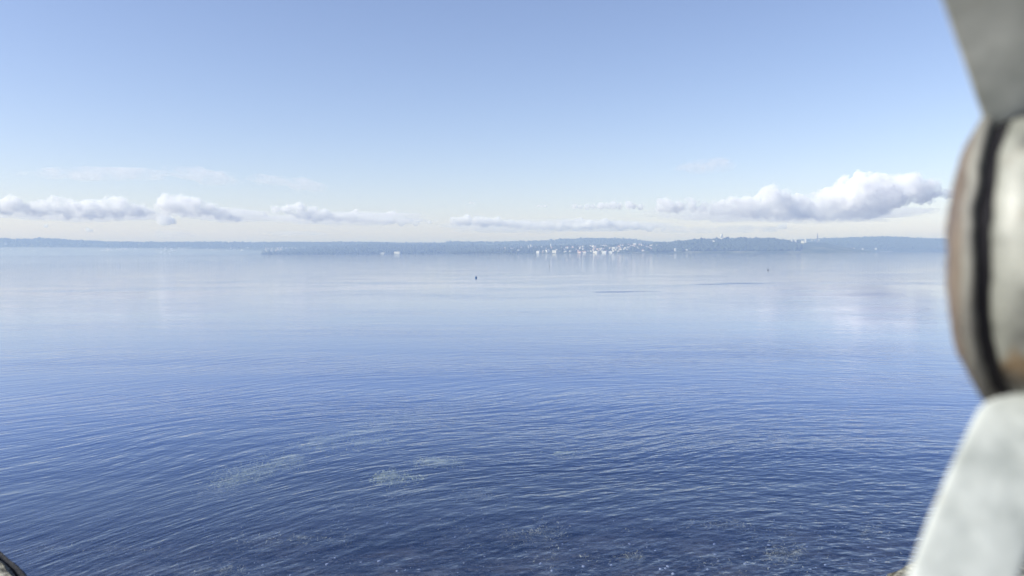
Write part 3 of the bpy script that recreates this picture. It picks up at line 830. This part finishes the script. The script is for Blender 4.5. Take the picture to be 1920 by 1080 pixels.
for vv in bm.verts: vv.co = Vector((vv.co.x * 3000, vv.co.y * 1100, max(vv.co.z, -.05) * 70))
mist = from_bm('mist', bm, fg, smooth=True); mist.location = (-4600, 6300, 0)
tag(mist, 'low bank of mist on the water along the far left shore', 'mist', kind='stuff')

# ------------------------------------------------------------------ quay and parapet
DECK = CAM_Z - 1.5
TOP = CAM_Z - 0.5
st_m, t = new_mat('lichened_stone')
P = t.obj()
n1 = t.noise(P, 22.0, 6, .7); n2 = t.noise(P, 95.0, 5, .7); n3 = t.noise(P, 5.0, 3)
c = t.ramp(n2, [(0.34, (0.045, 0.042, 0.030)), (0.47, (0.20, 0.19, 0.14)), (0.56, (0.42, 0.40, 0.30)), (0.66, (0.66, 0.64, 0.52))])
c = t.mix(t.maprange(n1, .55, .7, 0, .35), c, (0.10, 0.10, 0.07))
t.principled(c, .95, normal=t.bump(n2, 1.0, .02))
dark_stone_m, t = new_mat('dark_stone')  # near-black stone for the wall bodies and the left cap's outward faces
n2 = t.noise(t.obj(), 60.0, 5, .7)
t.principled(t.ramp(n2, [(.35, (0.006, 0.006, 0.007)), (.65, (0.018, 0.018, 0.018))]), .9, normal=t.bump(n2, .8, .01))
deck_m = plain('paving', (0.30, 0.28, 0.25), .9, .2, 3)
bm = bmesh.new()
bmesh.ops.create_cube(bm, size=1, matrix=Matrix.Translation((0, QY / 2 - 10.2, (DECK - 24) / 2)) @ Matrix.Diagonal((260, 20 + QY + .4 - .02, DECK + 24, 1)))
deck = from_bm('pavement', bm, deck_m); tag(deck, kind='structure')
def prism(name, pts, z0, z1, mats, parent=None, bev=.012, rough=0.0):
    bm = bmesh.new()
    lo = [bm.verts.new((x, y, z0)) for x, y in pts]; up = [bm.verts.new((x, y, z1)) for x, y in pts]
    bm.faces.new(list(reversed(lo))); bm.faces.new(up)
    for i in range(len(pts)):
        j = (i + 1) % len(pts); bm.faces.new((lo[i], lo[j], up[j], up[i]))
    if bev: bmesh.ops.bevel(bm, geom=bm.edges[:], offset=bev, segments=2, affect='EDGES')
    bmesh.ops.recalc_face_normals(bm, faces=bm.faces)
    if rough:
        bmesh.ops.triangulate(bm, faces=bm.faces)
        for _ in range(5):
            es = [e for e in bm.edges if e.calc_length() > .07]
            if es: bmesh.ops.subdivide_edges(bm, edges=es, cuts=1); bmesh.ops.triangulate(bm, faces=bm.faces)
        for vv in bm.verts: vv.co += Vector((fbm(vv.co.x * 14, vv.co.y * 14, vv.co.z * 14), fbm(vv.co.x * 14 + 9, vv.co.y * 14, 2), fbm(vv.co.x * 14, vv.co.y * 14 + 5, 6))) * rough
    o = from_bm(name, bm, mats, parent)
    return o
l0 = on_plane(0, 1036, TOP); l1 = on_plane(42, 1080, TOP)
r0 = on_plane(1712, 1040, TOP); r1 = on_plane(1650, 1080, TOP)
def line_at(p, q, yy):
    k = (yy - p.y) / (q.y - p.y); return p.x + (q.x - p.x) * k
yb = 1.05
wl = empty('parapet', (-1.2, yb, DECK)); wr = empty('parapet', (1.0, yb, DECK))
lx0, lx1 = line_at(l0, l1, QY), line_at(l0, l1, yb)
rx0, rx1 = line_at(r0, r1, QY), line_at(r0, r1, yb)
def rel(o, e):
    o.parent = e; o.matrix_parent_inverse = Matrix.Translation(e.location).inverted(); return o
rel(prism('capstone', [(lx0, QY), (-5, QY), (-5, yb), (lx1, yb)][::-1], TOP - .12, TOP, [st_m, dark_stone_m], None, .011, .004), wl)
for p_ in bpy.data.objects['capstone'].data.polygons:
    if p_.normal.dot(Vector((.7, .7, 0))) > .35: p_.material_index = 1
rel(prism('wall_body', [(lx0 - .03, QY - .03), (-5, QY - .03), (-5, yb + .03), (lx1 - .03, yb + .03)][::-1], DECK, TOP - .122, dark_stone_m, None, 0), wl)
rel(prism('dark_edge', [(lx0 + .013, QY - .02), (lx0 - .01, QY - .02), (lx1 - .01, yb + .02), (lx1 + .013, yb + .02)], TOP - .10, TOP - .012, dark_stone_m, None, .004, .003), wl)
rel(prism('capstone', [(rx0, QY), (5, QY), (5, yb), (rx1, yb)], TOP - .12, TOP, st_m, None, .015, .012), wr)
rel(prism('wall_body', [(rx0 + .03, QY - .03), (5, QY - .03), (5, yb + .03), (rx1 + .03, yb + .03)], DECK, TOP - .122, dark_stone_m, None, 0), wr)
tag(wl, 'lichened stone parapet with a dark edge in the lower left corner', 'wall')
tag(wr, 'lichened stone parapet in the lower right corner behind the metal strut', 'wall')

# ------------------------------------------------------------------ metal strut close to the camera
zinc_m, t = new_mat('galvanised_steel')
P = t.obj()
n1 = t.noise(P, 34.0, 5, .65); n2 = t.noise(P, 160.0, 3, .6)
c = t.mix(t.maprange(n1, .35, .65, 0, 1), (0.33, 0.35, 0.315), (0.61, 0.63, 0.57))
rust = t.noise(P, 30.0, 5, .7)
c = t.mix(t.maprange(rust, .56, .68, 0, .55), c, (0.30, 0.25, 0.15))
t.principled(c, t.maprange(n2, .3, .7, .45, .65), 0.0, t.bump(n1, .3, .003))
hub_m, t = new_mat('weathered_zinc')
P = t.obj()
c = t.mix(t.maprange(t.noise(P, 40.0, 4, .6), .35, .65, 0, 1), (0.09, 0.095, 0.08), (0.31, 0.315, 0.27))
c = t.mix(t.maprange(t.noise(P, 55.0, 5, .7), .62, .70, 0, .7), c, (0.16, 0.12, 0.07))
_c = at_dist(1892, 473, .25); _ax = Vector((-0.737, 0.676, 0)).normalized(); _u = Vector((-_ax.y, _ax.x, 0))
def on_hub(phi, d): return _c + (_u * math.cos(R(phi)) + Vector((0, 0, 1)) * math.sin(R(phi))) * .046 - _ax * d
HUB_STAINS_SHADE = [(on_hub(-26, .030), .014, .024, (0.09, 0.09, 0.08)), (on_hub(-44, .012), .004, .009, (0.17, 0.10, 0.035)), (on_hub(-52, .007), .003, .008, (0.05, 0.035, 0.02)), (on_hub(42, .010), .001, .005, (0.10, 0.10, 0.09))]  # first entry puts lower right shade into the colour; the rest are stains
for (q_, r0_, r1_, col_) in HUB_STAINS_SHADE:
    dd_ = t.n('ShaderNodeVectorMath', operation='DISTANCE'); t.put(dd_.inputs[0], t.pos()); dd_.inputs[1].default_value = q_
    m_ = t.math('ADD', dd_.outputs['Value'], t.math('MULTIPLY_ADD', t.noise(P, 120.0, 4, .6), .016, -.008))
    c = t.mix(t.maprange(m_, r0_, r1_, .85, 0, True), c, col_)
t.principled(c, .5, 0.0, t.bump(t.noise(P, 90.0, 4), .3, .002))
rim_m, t = new_mat('rusty_rim')
P = t.obj()
c = t.mix(t.maprange(t.noise(P, 60.0, 4, .6), .35, .65, 0, 1), (0.19, 0.185, 0.155), (0.12, 0.115, 0.10))
c = t.mix(t.maprange(t.noise(P, 35.0, 5, .7), .6, .7, 0, .5), c, (0.20, 0.19, 0.16))
t.principled(c, .65, .1)
cap_m, t = new_mat('tan_cap')
P = t.obj()
c = t.mix(t.maprange(t.noise(P, 50.0, 4, .6), .35, .65, 0, 1), (0.18, 0.14, 0.095), (0.11, 0.085, 0.065))
t.principled(c, .7)
gap_m = plain('black_gap', (0.008, 0.007, 0.010), .9, .3, 60)
rust_m = plain('rust', (0.22, 0.13, 0.05), .9, .4, 120)

DD = 0.25
hubc = at_dist(2010, 470, DD + .02)            # centre of the hub, outside the right edge of the picture
strut = empty('metal_strut', (hubc.x, hubc.y, DECK))
strut['label'] = 'blurred galvanised steel strut with a rust-rimmed round hub at the right edge'
strut['category'] = 'metal strut'
k = DD / F
def spin(prof, center, axis, scale_y=1.0, seg=128):
    """lathe whose axis points along the given direction"""
    bm = lathe(prof, seg)
    q = Vector(axis).to_track_quat('Z', 'Y').to_matrix().to_4x4()
    for vv in bm.verts:                        # worn, slightly uneven edges
        w_ = fbm(vv.co.x * 90, vv.co.y * 90, vv.co.z * 60 + 3)
        vv.co.z += .0009 * w_; vv.co.x *= 1 + .006 * w_; vv.co.y *= 1 + .006 * w_
    bmesh.ops.transform(bm, matrix=Matrix.Translation(center) @ q, verts=bm.verts)
    return bm
def part(name, bm, mat, smooth=True):
    o = from_bm(name, bm, mat, None, smooth)
    return rel(o, strut)
# discs are threaded on an axle that points left, a little towards the camera
ax = Vector((-0.737, 0.676, 0.0)).normalized()
Rr = 0.0478
c_rim = at_dist(1892, 473, DD)
print('axis', ax)
part('rim_disc', spin([(.02, -.0002), (Rr, -.0002), (Rr + .0002, .0008), (Rr, .0026), (.02, .0026)], c_rim, ax), rim_m, True)
part('end_cap', spin([(Rr - .0004, .0027)] + [(Rr * (1 - i_ / 12) - .0005, .0027 + .0102 * (1 - (1 - i_ / 12) ** 3.5)) for i_ in range(1, 12)], c_rim, ax), cap_m, True)
part('gap_disc', spin([(.02, -.0038), (Rr - .0032, -.0038), (Rr - .0030, -.0003), (.02, -.0003)], c_rim, ax), gap_m, True)  # near-black disc fills the gap, its darkness put into the colour
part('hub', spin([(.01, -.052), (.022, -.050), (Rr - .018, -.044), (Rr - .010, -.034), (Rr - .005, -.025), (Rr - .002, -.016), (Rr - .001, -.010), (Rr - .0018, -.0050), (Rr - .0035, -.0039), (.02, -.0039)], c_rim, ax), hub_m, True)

def bar(name, pts, width, thick, mat):
    """flat bar: pts are (point, across direction, half width); rounded by a bevel"""
    bm = bmesh.new(); rings = []
    for (c_, ac, hw, nr) in pts:
        c_ = Vector(c_); ac = Vector(ac).normalized(); nr = Vector(nr).normalized()
        ring = []
        nseg = 24
        for i in range(nseg):
            a = 2 * math.pi * i / nseg
            ca, sa = math.cos(a), math.sin(a)
            x_ = math.copysign(abs(ca) ** .2, ca); z_ = math.copysign(abs(sa) ** .6, sa)
            ring.append(bm.verts.new(c_ + ac * hw * x_ + nr * thick * .5 * z_))
        rings.append(ring)
    for a_, b_ in zip(rings, rings[1:]):
        for i in range(nseg): bm.faces.new((a_[i], a_[(i + 1) % nseg], b_[(i + 1) % nseg], b_[i]))
    bm.faces.new(rings[0]); bm.faces.new(rings[-1])
    bmesh.ops.recalc_face_normals(bm, faces=bm.faces)
    o = part(name, bm, mat)
    return o
def bp(xl, xr, py, dist):
    """centre, half width between two columns of the photograph at a given depth"""
    a = at_dist(xl, py, dist); b = at_dist(xr, py, dist)
    return (a + b) / 2, (b - a).length / 2
def bar_pts(rows, nr):
    out = []
    for (xl, xr, py, dd) in rows:
        c_, hw = bp(xl, xr, py, dd); out.append((c_, (1, 0, 0), hw, nr))
    return out
up_n = Vector((0, -.75, -.62)); lo_n = Vector((0, -.75, .62))
rows = [(1850, 2120, 240, .232), (1840, 2110, 215, .230), (1815, 2075, 140, .222), (1790, 2045, 70, .214), (1766, 2020, 0, .206), (1730, 1990, -90, .196), (1690, 1950, -190, .186), (1640, 1900, -330, .176)]
bar('upper_bar', bar_pts(rows, up_n), 0, .0026, zinc_m)
rows = [(1895, 2050, 741, .2275), (1866, 2045, 747, .2265), (1846, 2040, 755, .2248), (1834, 2032, 768, .223), (1818, 2015, 800, .219), (1780, 1985, 880, .211), (1742, 1950, 970, .203), (1703, 1914, 1075, .195), (1670, 1885, 1180, .188)]
pl = bar_pts(rows, lo_n)
# below the picture the bar bends and runs down to a foot on the paving
c_, a_, hw, n_ = pl[-1]
for dz, dyy, hh in ((.04, -.006, hw), (.10, -.008, hw), (.4, -.008, hw * .9), (c_.z - DECK, -.008, hw * .9)):
    pl.append((Vector((c_.x - .01, c_.y + dyy, c_.z - dz)), (1, 0, 0), hh, (0, -1, .05)))
bar('lower_bar', pl, 0, .0026, zinc_m)
bm = bmesh.new(); bmesh.ops.create_cube(bm, size=1, matrix=Matrix.Translation((c_.x - .01, c_.y, DECK + .005)) @ Matrix.Diagonal((.14, .12, .01, 1)))
bmesh.ops.bevel(bm, geom=bm.edges[:], offset=.002, segments=1)
part('foot_plate', bm, zinc_m, False)
